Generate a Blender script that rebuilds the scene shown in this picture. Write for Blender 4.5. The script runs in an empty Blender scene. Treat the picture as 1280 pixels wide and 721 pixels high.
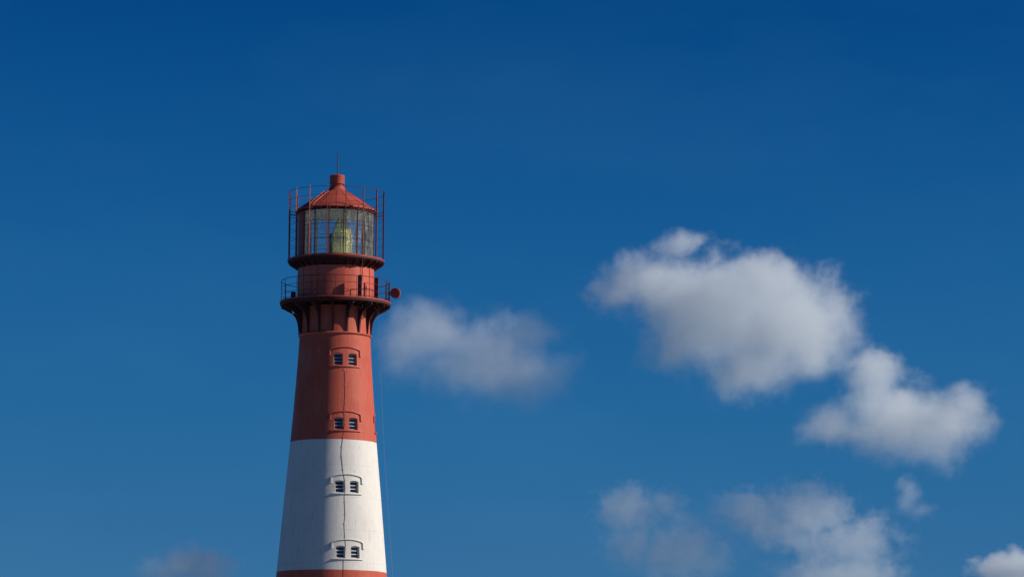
import bpy, bmesh, math, random
from mathutils import Vector, Matrix
random.seed(7)
R = math.radians
S = bpy.context.scene
COL = S.collection

# ---------------------------------------------------------------- camera
FPX, W0, H0 = 4500.0, 1280.0, 721.0          # focal length and frame of the photograph in its pixels
DIST = 180.0
yaw, pitch, roll = R(2.832), R(8.0), R(0.42)
fw = Vector((math.sin(yaw)*math.cos(pitch), math.cos(yaw)*math.cos(pitch), math.sin(pitch)))
rt = Vector((math.cos(yaw), -math.sin(yaw), 0))
up = rt.cross(fw)
rt, up = rt*math.cos(roll)+up*math.sin(roll), up*math.cos(roll)-rt*math.sin(roll)
CAM = Vector((0, -DIST, 1.6))
cam_d = bpy.data.cameras.new('camera'); cam = bpy.data.objects.new('camera', cam_d); COL.objects.link(cam)
m = Matrix((rt, up, -fw)).transposed().to_4x4(); m.translation = CAM
cam.matrix_world = m
cam_d.sensor_width = 36; cam_d.lens = FPX/W0*36
cam_d.clip_start = 0.5; cam_d.clip_end = 30000
S.camera = cam

# ---------------------------------------------------------------- sun, sky, exposure
SUN_AZ, SUN_EL = 97.5, 28.0                  # clockwise from +Y
sdir = Vector((math.sin(R(SUN_AZ))*math.cos(R(SUN_EL)), math.cos(R(SUN_AZ))*math.cos(R(SUN_EL)), math.sin(R(SUN_EL))))
sl = bpy.data.lights.new('sun', 'SUN'); sl.energy = 4.7; sl.angle = R(0.5); sl.color = (1.0, 0.90, 0.78)
so = bpy.data.objects.new('sun', sl); COL.objects.link(so)
so.rotation_euler = sdir.to_track_quat('Z', 'Y').to_euler(); so.location = (60, -10, 60)

wd = bpy.data.worlds.new('World'); S.world = wd; wd.use_nodes = True
wt = wd.node_tree; bg = wt.nodes['Background']
sky = wt.nodes.new('ShaderNodeTexSky'); sky.sky_type = 'NISHITA'; sky.sun_disc = False
sky.sun_elevation = R(SUN_EL); sky.sun_rotation = R(SUN_AZ)
sky.altitude = 2500; sky.air_density = 1.0; sky.dust_density = 0.0; sky.ozone_density = 3.0
sep = wt.nodes.new('ShaderNodeSeparateColor'); com = wt.nodes.new('ShaderNodeCombineColor')
wt.links.new(sky.outputs[0], sep.inputs[0])
def wmath(op, *a):
    n = wt.nodes.new('ShaderNodeMath'); n.operation = op
    for k, v in enumerate(a):
        if isinstance(v, (int, float)): n.inputs[k].default_value = v
        else: wt.links.new(v, n.inputs[k])
    return n.outputs[0]
# deep blue, as through a polarising filter: gain, offset, lift (amount, centre, width)
SKY_GAIN = ((0.212, -0.265, 0, 1, 1), (0.46, -0.27, 0.24, 1.40, 0.55), (0.755, -0.28, 0.32, 3.65, 0.75))
wtc = wt.nodes.new('ShaderNodeTexCoord'); wmp = wt.nodes.new('ShaderNodeMapping'); wmp.inputs['Scale'].default_value = (9, 9, 22)
wt.links.new(wtc.outputs['Generated'], wmp.inputs[0])
veil = wt.nodes.new('ShaderNodeTexNoise'); veil.inputs['Scale'].default_value = 1.0; veil.inputs['Detail'].default_value = 6; veil.inputs['Roughness'].default_value = 0.55
wt.links.new(wmp.outputs[0], veil.inputs['Vector'])
vfac = wmath('MAXIMUM', wmath('SUBTRACT', veil.outputs[0], 0.46), 0.0)      # thin high cloud
for i, (k, o_, la_, lc_, lw_) in enumerate(SKY_GAIN):
    v = wmath('MULTIPLY_ADD', sep.outputs[i], k, o_)
    if la_:
        q = wmath('DIVIDE', wmath('SUBTRACT', v, lc_), lw_)
        v = wmath('MULTIPLY_ADD', wmath('MAXIMUM', wmath('SUBTRACT', 1.0, wmath('MULTIPLY', q, q)), 0.0), la_, v)
    v = wmath('MULTIPLY_ADD', vfac, (0.22, 0.42, 0.55)[i], v)
    wt.links.new(wmath('MAXIMUM', v, 0.02), com.inputs[i])
wt.links.new(com.outputs[0], bg.inputs[0])
bg.inputs[1].default_value = 0.075
vs = S.view_settings
vs.view_transform = 'Standard'; vs.look = 'None'; vs.exposure = 0.0; vs.gamma = 1.0; vs.use_curve_mapping = False
S.cycles.volume_step_rate = 0.22
S.cycles.volume_max_steps = 160
S.cycles.volume_bounces = 5
S.cycles.max_bounces = 16
S.cycles.transparent_max_bounces = 24
S.cycles.use_denoising = True

# ---------------------------------------------------------------- helpers
PX = 0.0404                                     # metres per photograph pixel at the tower
def project(p):
    v = Vector(p) - CAM; d = v.dot(fw)
    return (W0/2 + FPX*v.dot(rt)/d, H0/2 - FPX*v.dot(up)/d)
def Z(y, r=0.0, a=0.0):
    """height of the point at radius r (m), angle a (deg, 0 = towards the viewer, + = right) seen on photograph row y"""
    lo, hi = -5.0, 60.0
    for _ in range(40):
        z = (lo+hi)/2
        if project((r*math.sin(R(a)), -r*math.cos(R(a)), z))[1] > y: lo = z
        else: hi = z
    return (lo+hi)/2
def unproj(px, py, dist):
    d = fw + rt*((px-W0/2)/FPX) - up*((py-H0/2)/FPX)
    return CAM + d*dist
def pol(r, a, z): return Vector((r*math.sin(R(a)), -r*math.cos(R(a)), z))

def tag(o, label=None, cat=None, group=None, kind=None):
    if label: o['label'] = label
    if cat: o['category'] = cat
    if group: o['group'] = group
    if kind: o['kind'] = kind
    return o
def empty(name, loc=(0, 0, 0)):
    o = bpy.data.objects.new(name, None); COL.objects.link(o); o.location = loc; return o
def obj(name, bm, mat, parent=None, smooth=35, origin=None):
    me = bpy.data.meshes.new(name)
    bmesh.ops.recalc_face_normals(bm, faces=bm.faces)
    if origin is not None: bmesh.ops.translate(bm, verts=bm.verts, vec=-Vector(origin))
    if smooth:
        for f in bm.faces: f.smooth = True
        for e in bm.edges:
            if len(e.link_faces) == 2 and e.calc_face_angle(0) > R(smooth): e.smooth = False
    bm.to_mesh(me); bm.free()
    me.materials.append(mat)
    o = bpy.data.objects.new(name, me); COL.objects.link(o)
    if origin is not None: o.location = Vector(origin)
    if parent: o.parent = parent
    return o
def lathe(bm, prof, seg=128, closed=False, cx=0, cy=0):
    rings = []
    for r, z in prof:
        if r < 1e-4: rings.append([bm.verts.new((cx, cy, z))])
        else: rings.append([bm.verts.new((cx+r*math.sin(2*math.pi*i/seg), cy-r*math.cos(2*math.pi*i/seg), z)) for i in range(seg)])
    n = len(rings)
    for k in range(n if closed else n-1):
        a, b = rings[k], rings[(k+1) % n]
        for i in range(seg):
            j = (i+1) % seg
            if len(a) == 1 and len(b) == 1: continue
            if len(a) == 1: bm.faces.new((a[0], b[i], b[j]))
            elif len(b) == 1: bm.faces.new((a[i], a[j], b[0]))
            else: bm.faces.new((a[i], a[j], b[j], b[i]))
def tube(bm, pts, r, seg=8, closed=False):
    pts = [Vector(p) for p in pts]; n = len(pts); rings = []
    prev = None
    for k, p in enumerate(pts):
        t = (pts[(k+1) % n]-pts[k-1]) if closed else (pts[min(k+1, n-1)]-pts[max(k-1, 0)])
        t.normalize()
        if prev is None:
            u = t.cross(Vector((0, 0, 1)))
            if u.length < 1e-3: u = t.cross(Vector((1, 0, 0)))
        else: u = prev - t*prev.dot(t)
        u.normalize(); prev = u; v = t.cross(u)
        rings.append([bm.verts.new(p + (u*math.cos(2*math.pi*i/seg)+v*math.sin(2*math.pi*i/seg))*r) for i in range(seg)])
    for k in range(n if closed else n-1):
        a, b = rings[k], rings[(k+1) % n]
        for i in range(seg): bm.faces.new((a[i], a[(i+1) % seg], b[(i+1) % seg], b[i]))
    if not closed:
        bm.faces.new(rings[0][::-1]); bm.faces.new(rings[-1])
def hexa(bm, c):
    v = [bm.verts.new(p) for p in c]               # 0-3 one face, 4-7 the opposite
    for f in ((3, 2, 1, 0), (4, 5, 6, 7), (0, 1, 5, 4), (1, 2, 6, 5), (2, 3, 7, 6), (3, 0, 4, 7)):
        bm.faces.new([v[i] for i in f])
def box(bm, c, sx, sy, sz, rz=0.0):
    c = Vector(c); ux = Vector((math.cos(rz), math.sin(rz), 0)); uy = Vector((-math.sin(rz), math.cos(rz), 0)); uz = Vector((0, 0, 1))
    hexa(bm, [c+ux*a*sx/2+uy*b*sy/2+uz*e*sz/2 for e in (-1, 1) for a, b in ((-1, -1), (1, -1), (1, 1), (-1, 1))])
def ring_pts(r, z, n=96): return [pol(r, 360*i/n, z) for i in range(n)]
def radial_box(bm, a, r0, r1, th, z0, z1, z0b=None, z1b=None):
    """plate lying in the radial plane a; z0,z1 at r0 and z0b,z1b at r1"""
    z0b = z0 if z0b is None else z0b; z1b = z1 if z1b is None else z1b
    t = Vector((math.cos(R(a)), math.sin(R(a)), 0))*th/2
    P = [pol(r0, a, z0), pol(r1, a, z0b), pol(r1, a, z1b), pol(r0, a, z1)]
    hexa(bm, [p-t for p in P]+[p+t for p in P])

# ---------------------------------------------------------------- materials
def new_mat(name):
    mt = bpy.data.materials.new(name); mt.use_nodes = True
    nt = mt.node_tree; return mt, nt, nt.nodes['Principled BSDF']
def N(nt, t, **kw):
    n = nt.nodes.new(t)
    for k, v in kw.items(): setattr(n, k, v)
    return n
def ramp(nt, fac, a, b, ca, cb):
    r = N(nt, 'ShaderNodeValToRGB'); e = r.color_ramp.elements
    e[0].position = a; e[0].color = ca; e[1].position = b; e[1].color = cb
    nt.links.new(fac, r.inputs[0]); return r.outputs[0]
def mixc(nt, fac, a, b, mode='MIX'):
    x = N(nt, 'ShaderNodeMix', data_type='RGBA', blend_type=mode)
    for s, v in ((x.inputs[0], fac), (x.inputs[6], a), (x.inputs[7], b)):
        if hasattr(v, 'links') or hasattr(v, 'is_linked'): nt.links.new(v, s)
        else: s.default_value = v
    return x.outputs[2]
def mth(nt, op, a, b=None, c=None, clamp=False):
    x = N(nt, 'ShaderNodeMath', operation=op); x.use_clamp = clamp
    for i, v in enumerate((a, b, c)):
        if v is None: continue
        if hasattr(v, 'is_linked'): nt.links.new(v, x.inputs[i])
        else: x.inputs[i].default_value = v
    return x.outputs[0]
RED = (0.58, 0.125, 0.082, 1); WHITE = (0.72, 0.70, 0.655, 1)
def weathered(name, base, rough=0.45, stain=(0.10, 0.035, 0.02, 1), amount=0.5, grain=5.0, spec=0.2):
    mt, nt, b = new_mat(name)
    g = N(nt, 'ShaderNodeNewGeometry')
    mp = N(nt, 'ShaderNodeMapping'); mp.inputs['Scale'].default_value = (1, 1, 0.18); nt.links.new(g.outputs['Position'], mp.inputs[0])
    n1 = N(nt, 'ShaderNodeTexNoise'); n1.inputs['Scale'].default_value = grain; n1.inputs['Detail'].default_value = 6; nt.links.new(mp.outputs[0], n1.inputs['Vector'])
    n2 = N(nt, 'ShaderNodeTexNoise'); n2.inputs['Scale'].default_value = 1.1; n2.inputs['Detail'].default_value = 4; nt.links.new(g.outputs['Position'], n2.inputs['Vector'])
    c = mixc(nt, ramp(nt, n1.outputs[0], 0.56, 0.8, (0, 0, 0, 1), (amount,)*3+(1,)), base, stain)
    c = mixc(nt, 1.0, c, ramp(nt, n2.outputs[0], 0.3, 0.7, (0.84, 0.84, 0.84, 1), (1.08, 1.06, 1.05, 1)), 'MULTIPLY')
    nt.links.new(c, b.inputs['Base Color']); b.inputs['Roughness'].default_value = rough
    b.inputs['Specular IOR Level'].default_value = spec
    bp = N(nt, 'ShaderNodeBump'); bp.inputs['Strength'].default_value = 0.25; bp.inputs['Distance'].default_value = 0.01
    nt.links.new(n1.outputs[0], bp.inputs['Height']); nt.links.new(bp.outputs[0], b.inputs['Normal'])
    return mt
M_red = weathered('red_paint', RED)
M_redmetal = weathered('red_metal', (0.38, 0.072, 0.048, 1), 0.5, amount=0.8, grain=9)
M_roof = weathered('roof_red', (0.42, 0.085, 0.056, 1), 0.5, amount=0.6)
M_dark = weathered('dark_metal', (0.06, 0.03, 0.03, 1), 0.55)
M_steel = weathered('galvanised', (0.42, 0.42, 0.40, 1), 0.4, (0.15, 0.09, 0.05, 1))
M_frame = weathered('window_frame_paint', (0.72, 0.68, 0.6, 1), 0.5, (0.3, 0.2, 0.15, 1))
M_inner = weathered('inner_paint', (0.85, 0.87, 0.83, 1), 0.6, (0.5, 0.5, 0.4, 1))
M_wire = weathered('wire', (0.35, 0.33, 0.32, 1), 0.5)

M_dark_shade = weathered('dark_paint_with_shade', (0.075, 0.022, 0.024, 1), 0.7, (0.03, 0.015, 0.015, 1), 0.8, 7)  # near-black holds painted shade of undersides and eaves; also used on rails, hoops
M_glaze = weathered('glazing_bar_paint', (0.14, 0.04, 0.04, 1), 0.5)
BAND = [Z(553.6), Z(715.3), 0]
BAND[2] = BAND[1]-(BAND[0]-BAND[1])*1.02
def wall_material():
    mt, nt, b = new_mat('tower_paint'); L = nt.links.new
    g = N(nt, 'ShaderNodeNewGeometry'); sp = N(nt, 'ShaderNodeSeparateXYZ'); L(g.outputs['Position'], sp.inputs[0])
    X, Y, Zs = sp.outputs
    jag = N(nt, 'ShaderNodeTexNoise'); jag.inputs['Scale'].default_value = 2.5; L(g.outputs['Position'], jag.inputs['Vector'])
    zz = mth(nt, 'ADD', Zs, mth(nt, 'MULTIPLY', mth(nt, 'SUBTRACT', jag.outputs[0], 0.5), 0.03))
    w1 = mth(nt, 'MULTIPLY', mth(nt, 'LESS_THAN', zz, BAND[0]), mth(nt, 'GREATER_THAN', zz, BAND[1]))
    w2 = mth(nt, 'LESS_THAN', zz, BAND[2])
    white = mth(nt, 'ADD', w1, w2, clamp=True)
    # coordinates unrolled round the axis
    ang = mth(nt, 'ARCTAN2', X, mth(nt, 'MULTIPLY', Y, -1.0))
    cv = N(nt, 'ShaderNodeCombineXYZ'); L(mth(nt, 'MULTIPLY', ang, 2.4), cv.inputs[0]); L(mth(nt, 'MULTIPLY', Zs, 0.10), cv.inputs[1]); 
    st = N(nt, 'ShaderNodeTexNoise'); st.inputs['Scale'].default_value = 7.0; st.inputs['Detail'].default_value = 7; st.inputs['Roughness'].default_value = 0.6
    L(cv.outputs[0], st.inputs['Vector'])
    bl = N(nt, 'ShaderNodeTexNoise'); bl.inputs['Scale'].default_value = 0.8; bl.inputs['Detail'].default_value = 5; L(g.outputs['Position'], bl.inputs['Vector'])
    fine = N(nt, 'ShaderNodeTexNoise'); fine.inputs['Scale'].default_value = 22; fine.inputs['Detail'].default_value = 5; L(g.outputs['Position'], fine.inputs['Vector'])
    red = mixc(nt, ramp(nt, st.outputs[0], 0.35, 0.7, (0, 0, 0, 1), (1, 1, 1, 1)), (0.50, 0.088, 0.052, 1), (0.55, 0.13, 0.084, 1))
    red = mixc(nt, ramp(nt, bl.outputs[0], 0.35, 0.7, (0, 0, 0, 1), (0.55, 0.55, 0.55, 1)), red, (0.415, 0.072, 0.044, 1))
    wh = mixc(nt, ramp(nt, st.outputs[0], 0.45, 0.75, (0, 0, 0, 1), (0.35, 0.35, 0.35, 1)), WHITE, (0.53, 0.50, 0.44, 1))
    wh = mixc(nt, ramp(nt, bl.outputs[0], 0.45, 0.75, (0, 0, 0, 1), (0.35, 0.35, 0.35, 1)), wh, (0.60, 0.59, 0.565, 1))
    c = mixc(nt, white, red, wh)
    # plate joints: every 1.62 m in height, 16 upright, staggered
    u = mth(nt, 'DIVIDE', mth(nt, 'SUBTRACT', Zs, BAND[0]+0.35), 1.62)
    row = mth(nt, 'FLOOR', u)
    fz = mth(nt, 'ABSOLUTE', mth(nt, 'SUBTRACT', mth(nt, 'SUBTRACT', u, row), 0.5))
    dz = mth(nt, 'MULTIPLY', mth(nt, 'SUBTRACT', 0.5, fz), 1.62)
    a16 = mth(nt, 'ADD', mth(nt, 'MULTIPLY', ang, 8/math.pi), 20.48)
    fa = mth(nt, 'ABSOLUTE', mth(nt, 'SUBTRACT', mth(nt, 'FRACT', a16), 0.5))
    da = mth(nt, 'ADD', mth(nt, 'MULTIPLY', mth(nt, 'SUBTRACT', 0.5, fa), 0.9), 0.010)
    d = mth(nt, 'MINIMUM', dz, da)
    seam = mth(nt, 'SUBTRACT', 1.0, mth(nt, 'DIVIDE', d, 0.022), clamp=True)
    dirt = N(nt, 'ShaderNodeTexNoise'); dirt.inputs['Scale'].default_value = 1.7; dirt.inputs['Detail'].default_value = 4; L(g.outputs['Position'], dirt.inputs['Vector'])
    sf = mth(nt, 'MULTIPLY', seam, ramp(nt, dirt.outputs[0], 0.42, 0.68, (0.0, 0.0, 0.0, 1), (0.42, 0.42, 0.42, 1)))
    c = mixc(nt, sf, c, (0.16, 0.09, 0.07, 1))
    # long runs of rust and grime below ledges, and chalky fading
    rn = N(nt, 'ShaderNodeTexNoise'); rn.inputs['Scale'].default_value = 13.0; rn.inputs['Detail'].default_value = 4; L(cv.outputs[0], rn.inputs['Vector'])
    c = mixc(nt, ramp(nt, rn.outputs[0], 0.60, 0.72, (0, 0, 0, 1), (0.38, 0.38, 0.38, 1)), c, (0.30, 0.17, 0.12, 1))
    c = mixc(nt, ramp(nt, rn.outputs[0], 0.28, 0.40, (0.22, 0.22, 0.22, 1), (0, 0, 0, 1)), c, (0.62, 0.50, 0.44, 1))
    # rust spots
    c = mixc(nt, ramp(nt, fine.outputs[0], 0.66, 0.72, (0, 0, 0, 1), (0.45, 0.45, 0.45, 1)), c, (0.28, 0.12, 0.07, 1))
    L(c, b.inputs['Base Color'])
    L(ramp(nt, bl.outputs[0], 0.3, 0.7, (0.5, 0.5, 0.5, 1), (0.7, 0.7, 0.7, 1)), b.inputs['Roughness'])
    b.inputs['Specular IOR Level'].default_value = 0.2
    h = mth(nt, 'ADD', mth(nt, 'MULTIPLY', seam, -0.25), mth(nt, 'ADD', mth(nt, 'MULTIPLY', bl.outputs[0], 1.2), mth(nt, 'MULTIPLY', fine.outputs[0], 0.12)))
    bp = N(nt, 'ShaderNodeBump'); bp.inputs['Strength'].default_value = 0.6; bp.inputs['Distance'].default_value = 0.02
    L(h, bp.inputs['Height']); L(bp.outputs[0], b.inputs['Normal'])
    return mt
M_wall = wall_material()

def glass_material(name, dirt, tint):
    mt, nt, b = new_mat(name); L = nt.links.new
    g = N(nt, 'ShaderNodeNewGeometry')
    tr = N(nt, 'ShaderNodeBsdfTransparent'); tr.inputs[0].default_value = tint
    gl = N(nt, 'ShaderNodeBsdfGlossy'); gl.inputs['Roughness'].default_value = 0.03
    fr = N(nt, 'ShaderNodeFresnel'); fr.inputs[0].default_value = 1.5
    df = N(nt, 'ShaderNodeBsdfDiffuse'); df.inputs[0].default_value = (0.85, 0.88, 0.82, 1)
    tl = N(nt, 'ShaderNodeBsdfTranslucent'); tl.inputs[0].default_value = (0.75, 0.78, 0.70, 1)
    ad = N(nt, 'ShaderNodeMixShader'); ad.inputs[0].default_value = 0.4; L(df.outputs[0], ad.inputs[1]); L(tl.outputs[0], ad.inputs[2])
    mp = N(nt, 'ShaderNodeMapping'); mp.inputs['Scale'].default_value = (4.5, 4.5, 0.9); L(g.outputs['Position'], mp.inputs[0])
    no = N(nt, 'ShaderNodeTexNoise'); no.inputs['Scale'].default_value = 1.6; no.inputs['Detail'].default_value = 5; L(mp.outputs[0], no.inputs['Vector'])
    m1 = N(nt, 'ShaderNodeMixShader'); L(ramp(nt, no.outputs[0], 0.42, 0.70, (dirt*0.25,)*3+(1,), (dirt*1.8,)*3+(1,)), m1.inputs[0])
    L(tr.outputs[0], m1.inputs[1]); L(ad.outputs[0], m1.inputs[2])
    m2 = N(nt, 'ShaderNodeMixShader'); L(fr.outputs[0], m2.inputs[0]); L(m1.outputs[0], m2.inputs[1]); L(gl.outputs[0], m2.inputs[2])
    L(m2.outputs[0], nt.nodes['Material Output'].inputs[0]); return mt
M_glass = glass_material('lantern_glass', 0.19, (0.95, 0.97, 0.97, 1))
def lens_material():
    mt, nt, b = new_mat('lens_glass'); L = nt.links.new
    c = (0.97, 1.0, 0.60, 1)
    sh = []
    for t in ('ShaderNodeBsdfDiffuse', 'ShaderNodeBsdfTranslucent', 'ShaderNodeBsdfTransparent', 'ShaderNodeBsdfGlossy'):
        n = N(nt, t); n.inputs[0].default_value = c; sh.append(n)
    sh[3].inputs['Roughness'].default_value = 0.13; sh[3].inputs[0].default_value = (1, 1, 0.9, 1)
    cur = sh[0]
    for n, f in zip(sh[1:], (0.55, 0.15, 0.2)):
        m_ = N(nt, 'ShaderNodeMixShader'); m_.inputs[0].default_value = f; L(cur.outputs[0], m_.inputs[1]); L(n.outputs[0], m_.inputs[2]); cur = m_
    L(cur.outputs[0], nt.nodes['Material Output'].inputs[0])
    return mt
M_lens = lens_material()
def brass_material():
    mt, nt, b = new_mat('brass'); b.inputs['Base Color'].default_value = (0.55, 0.38, 0.16, 1)
    b.inputs['Metallic'].default_value = 0.9; b.inputs['Roughness'].default_value = 0.35
    n = N(nt, 'ShaderNodeTexNoise'); n.inputs['Scale'].default_value = 8
    nt.links.new(ramp(nt, n.outputs[0], 0.3, 0.7, (0.25, 0.25, 0.25, 1), (0.55, 0.55, 0.55, 1)), b.inputs['Roughness'])
    return mt
M_brass = brass_material()
def pane_material():
    mt, nt, b = new_mat('window_glass')
    b.inputs['Base Color'].default_value = (0.012, 0.014, 0.016, 1); b.inputs['Roughness'].default_value = 0.06
    b.inputs['Specular IOR Level'].default_value = 1.0
    g = N(nt, 'ShaderNodeNewGeometry'); n = N(nt, 'ShaderNodeTexNoise'); n.inputs['Scale'].default_value = 2.3; nt.links.new(g.outputs['Position'], n.inputs['Vector'])
    bp = N(nt, 'ShaderNodeBump'); bp.inputs['Strength'].default_value = 0.5; bp.inputs['Distance'].default_value = 0.03
    nt.links.new(n.outputs[0], bp.inputs['Height']); nt.links.new(bp.outputs[0], b.inputs['Normal'])
    return mt
M_pane = pane_material()

# ---------------------------------------------------------------- ground
def ground():
    mt, nt, b = new_mat('bounce_water')  # unseen sea, added for the bluish light it bounces onto the tower
    g = N(nt, 'ShaderNodeNewGeometry'); n = N(nt, 'ShaderNodeTexNoise'); n.inputs['Scale'].default_value = 0.35; n.inputs['Detail'].default_value = 8
    nt.links.new(g.outputs['Position'], n.inputs['Vector'])
    nt.links.new(ramp(nt, n.outputs[0], 0.35, 0.7, (0.10, 0.165, 0.22, 1), (0.155, 0.225, 0.275, 1)), b.inputs['Base Color'])
    b.inputs['Roughness'].default_value = 0.3
    bp = N(nt, 'ShaderNodeBump'); bp.inputs['Strength'].default_value = 0.6; bp.inputs['Distance'].default_value = 0.4
    nt.links.new(n.outputs[0], bp.inputs['Height']); nt.links.new(bp.outputs[0], b.inputs['Normal'])
    bm = bmesh.new()
    lathe(bm, [(r, -1.4) for r in (0.0, 6, 12, 25, 50, 100, 200, 400, 800, 1600, 3200, 6400, 12000)], 64)
    tag(obj('unseen_sea', bm, mt, smooth=0), kind='structure')
    rock = weathered('rock', (0.21, 0.215, 0.22, 1), 0.85, (0.08, 0.085, 0.07, 1), 0.8, 2.0)
    bm = bmesh.new(); rnd = random.Random(3); seg = 72
    rings = []
    for r, z in ((7, 0.0), (10, -0.05), (14, -0.2), (18, -0.6), (22, -1.3), (25, -2.4)):
        rings.append([bm.verts.new(((r*(1+rnd.uniform(-.05, .05)))*math.sin(2*math.pi*i/seg), (r*(1+rnd.uniform(-.05, .05)))*math.cos(2*math.pi*i/seg), z+(rnd.uniform(-.25, .2) if r > 7 else 0))) for i in range(seg)])
    c = bm.verts.new((0, 0, 0))
    for i in range(seg): bm.faces.new((c, rings[0][i], rings[0][(i+1) % seg]))
    for a, b_ in zip(rings, rings[1:]):
        for i in range(seg): bm.faces.new((a[i], a[(i+1) % seg], b_[(i+1) % seg], b_[i]))
    tag(obj('ground', bm, rock, smooth=40), kind='structure')
ground()

# ---------------------------------------------------------------- lighthouse
LH = empty('lighthouse')
tag(LH, 'tall round lighthouse with red and white bands, two galleries and a glazed lantern', 'lighthouse')
# silhouette: photograph row -> radius in photograph pixels
SIL = [(386, 43.3), (410, 43.5), (421, 44.2), (450, 45.8), (485, 48.3), (520, 51.1), (554, 54.0), (582, 56.6), (610, 59.3), (640, 62.0), (676, 65.2), (714, 68.6)]
WP = [(Z(y), r*(178.05+0.139*(Z(y)-1.6))/FPX) for y, r in SIL]
zl, rl = WP[-1]
for k in range(1, 9):
    z = zl*(1-k/8); WP.append((z, rl + (zl-z)*0.092 + (zl-z)**2*0.0006))
WP.sort()
def wr(z):
    if z <= WP[0][0]: return WP[0][1]
    for (z0, r0), (z1, r1) in zip(WP, WP[1:]):
        if z <= z1: return r0+(r1-r0)*(z-z0)/(z1-z0)
    return WP[-1][1]
def build_wall():
    bm = bmesh.new()
    zs = [z for z, _ in WP]
    prof = [(r, z) for z, r in WP] + [(r-0.45, z) for z, r in reversed(WP)]
    lathe(bm, prof, 256, closed=True)
    o = obj('tower_wall', bm, M_wall, LH, smooth=30)
    return o
wall = build_wall()
WIN_A = 17.4
def W(s, z, d, a0):                       # arc length s from the angle a0, height z, distance d out of the wall
    r = wr(z); a = a0 + math.degrees(s/r)
    return pol(r+d, a, z)
cutters = bmesh.new()
def arch_outline(s0, s1, z0, z1, rise, n=8):
    pts = [(s0, z0), (s1, z0)]
    for i in range(n+1):
        t = i/n; s = s1+(s0-s1)*t
        pts.append((s, z1 - rise + rise*(1-(2*t-1)**2)))
    return pts
def prism(bm, outline, d0, d1, a0):
    A = [bm.verts.new(W(s, z, d0, a0)) for s, z in outline]; B = [bm.verts.new(W(s, z, d1, a0)) for s, z in outline]
    n = len(A); bm.faces.new(A[::-1]); bm.faces.new(B)
    for i in range(n): bm.faces.new((A[i], A[(i+1) % n], B[(i+1) % n], B[i]))
def strip(bm, path, w, d0, d1, a0):
    """a moulding following path (s,z) with height w and standing from d0 to d1 out of the wall"""
    n = len(path); rings = []
    for k, (s, z) in enumerate(path):
        s0, z0 = path[max(k-1, 0)]; s1, z1 = path[min(k+1, n-1)]
        dx, dz = s1-s0, z1-z0; l = math.hypot(dx, dz); nx, nz = -dz/l, dx/l
        if 0 < k < n-1:                      # mitre
            ax, az = path[k][0]-s0, path[k][1]-z0; la = math.hypot(ax, az)
            c = abs((-az/la)*nx + (ax/la)*nz); f = 1/max(c, 0.5)
        else: f = 1
        h = w/2*f
        rings.append([bm.verts.new(W(s+nx*h, z+nz*h, d0, a0)), bm.verts.new(W(s+nx*h, z+nz*h, d1*0.92, a0)),
                      bm.verts.new(W(s, z, d1, a0)), bm.verts.new(W(s-nx*h, z-nz*h, d1*0.85, a0)), bm.verts.new(W(s-nx*h, z-nz*h, d0, a0))])
    for a, b in zip(rings, rings[1:]):
        for i in range(5): bm.faces.new((a[i], a[(i+1) % 5], b[(i+1) % 5], b[i]))
    bm.faces.new(rings[0]); bm.faces.new(rings[-1][::-1])
M_frame_red = weathered('old_frame_paint', (0.46, 0.42, 0.38, 1), 0.5, (0.2, 0.1, 0.07, 1), 0.7, 8)
def window_pair(zs, a0, red):
    M_trim = M_red if red else M_whitetrim
    trim = bmesh.new()
    hw = 0.80; zt = zs+0.80                  # zs = top of sill
    path = [(-hw-0.09, zt-0.30), (-hw, zt-0.30), (-hw, zt-0.02)]
    for i in range(1, 16):
        t = i/16; s = -hw+2*hw*t
        path.append((s, zt+0.02 + 0.13*(1-(2*t-1)**2)))
    path += [(hw, zt-0.02), (hw, zt-0.30), (hw+0.09, zt-0.30)]
    strip(trim, path, 0.042, -0.02, 0.06, a0)
    obj('window_hood', trim, M_trim, LH, smooth=30)
    sill = bmesh.new()
    strip(sill, [(-hw+1.6*i/12, zs-0.03) for i in range(13)], 0.045, -0.02, 0.065, a0)
    obj('window_sill', sill, M_trim, LH, smooth=30)
    for c in (-0.385, 0.385):
        s0, s1, z0, z1 = c-0.235, c+0.235, zs+0.03, zs+0.64
        prism(cutters, arch_outline(s0, s1, z0, z1, 0.05), -0.8, 0.4, a0)
        f = bmesh.new(); D0, D1 = -0.17, -0.10
        fo = 0.034
        def bar(sa, sb, za, zb, d0=D0, d1=D1):
            prism(f, [(sa, za), (sb, za), (sb, zb), (sa, zb)], d0, d1, a0)
        bar(s0-0.01, s0+fo, z0-0.01, z1-0.02); bar(s1-fo, s1+0.01, z0-0.01, z1-0.02)
        bar(s0+fo, s1-fo, z0-0.01, z0+fo); bar(s0+fo, s1-fo, z1-0.075, z1-0.002)
        hgt = z1-z0-0.08
        for q in (1, 2):
            zc = z0+0.02+hgt*q/3; bar(s0+fo, s1-fo, zc-0.018, zc+0.018, D0+0.01, D1-0.004)
        fr = obj('window', f, M_frame_red if red else M_frame, LH, smooth=30)
        p = bmesh.new()
        prism(p, [(s0+0.01, z0+0.01), (s1-0.01, z0+0.01), (s1-0.01, z1-0.05), (s0+0.01, z1-0.05)], -0.15, -0.14, a0)
        obj('pane', p, M_pane, fr, smooth=0)
M_whitetrim = weathered('white_paint', WHITE, 0.5, (0.45, 0.36, 0.28, 1), amount=0.35)
for ys in (455.2, 536.2, 615.6, 697.5):
    z = Z(ys+1, 2.1, WIN_A)
    window_pair(z, WIN_A, ys < 560)
window_pair(Z(541, 0, 0), 96.0, True)
window_pair(Z(455.2+4, 0, 0), -150, True)
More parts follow.
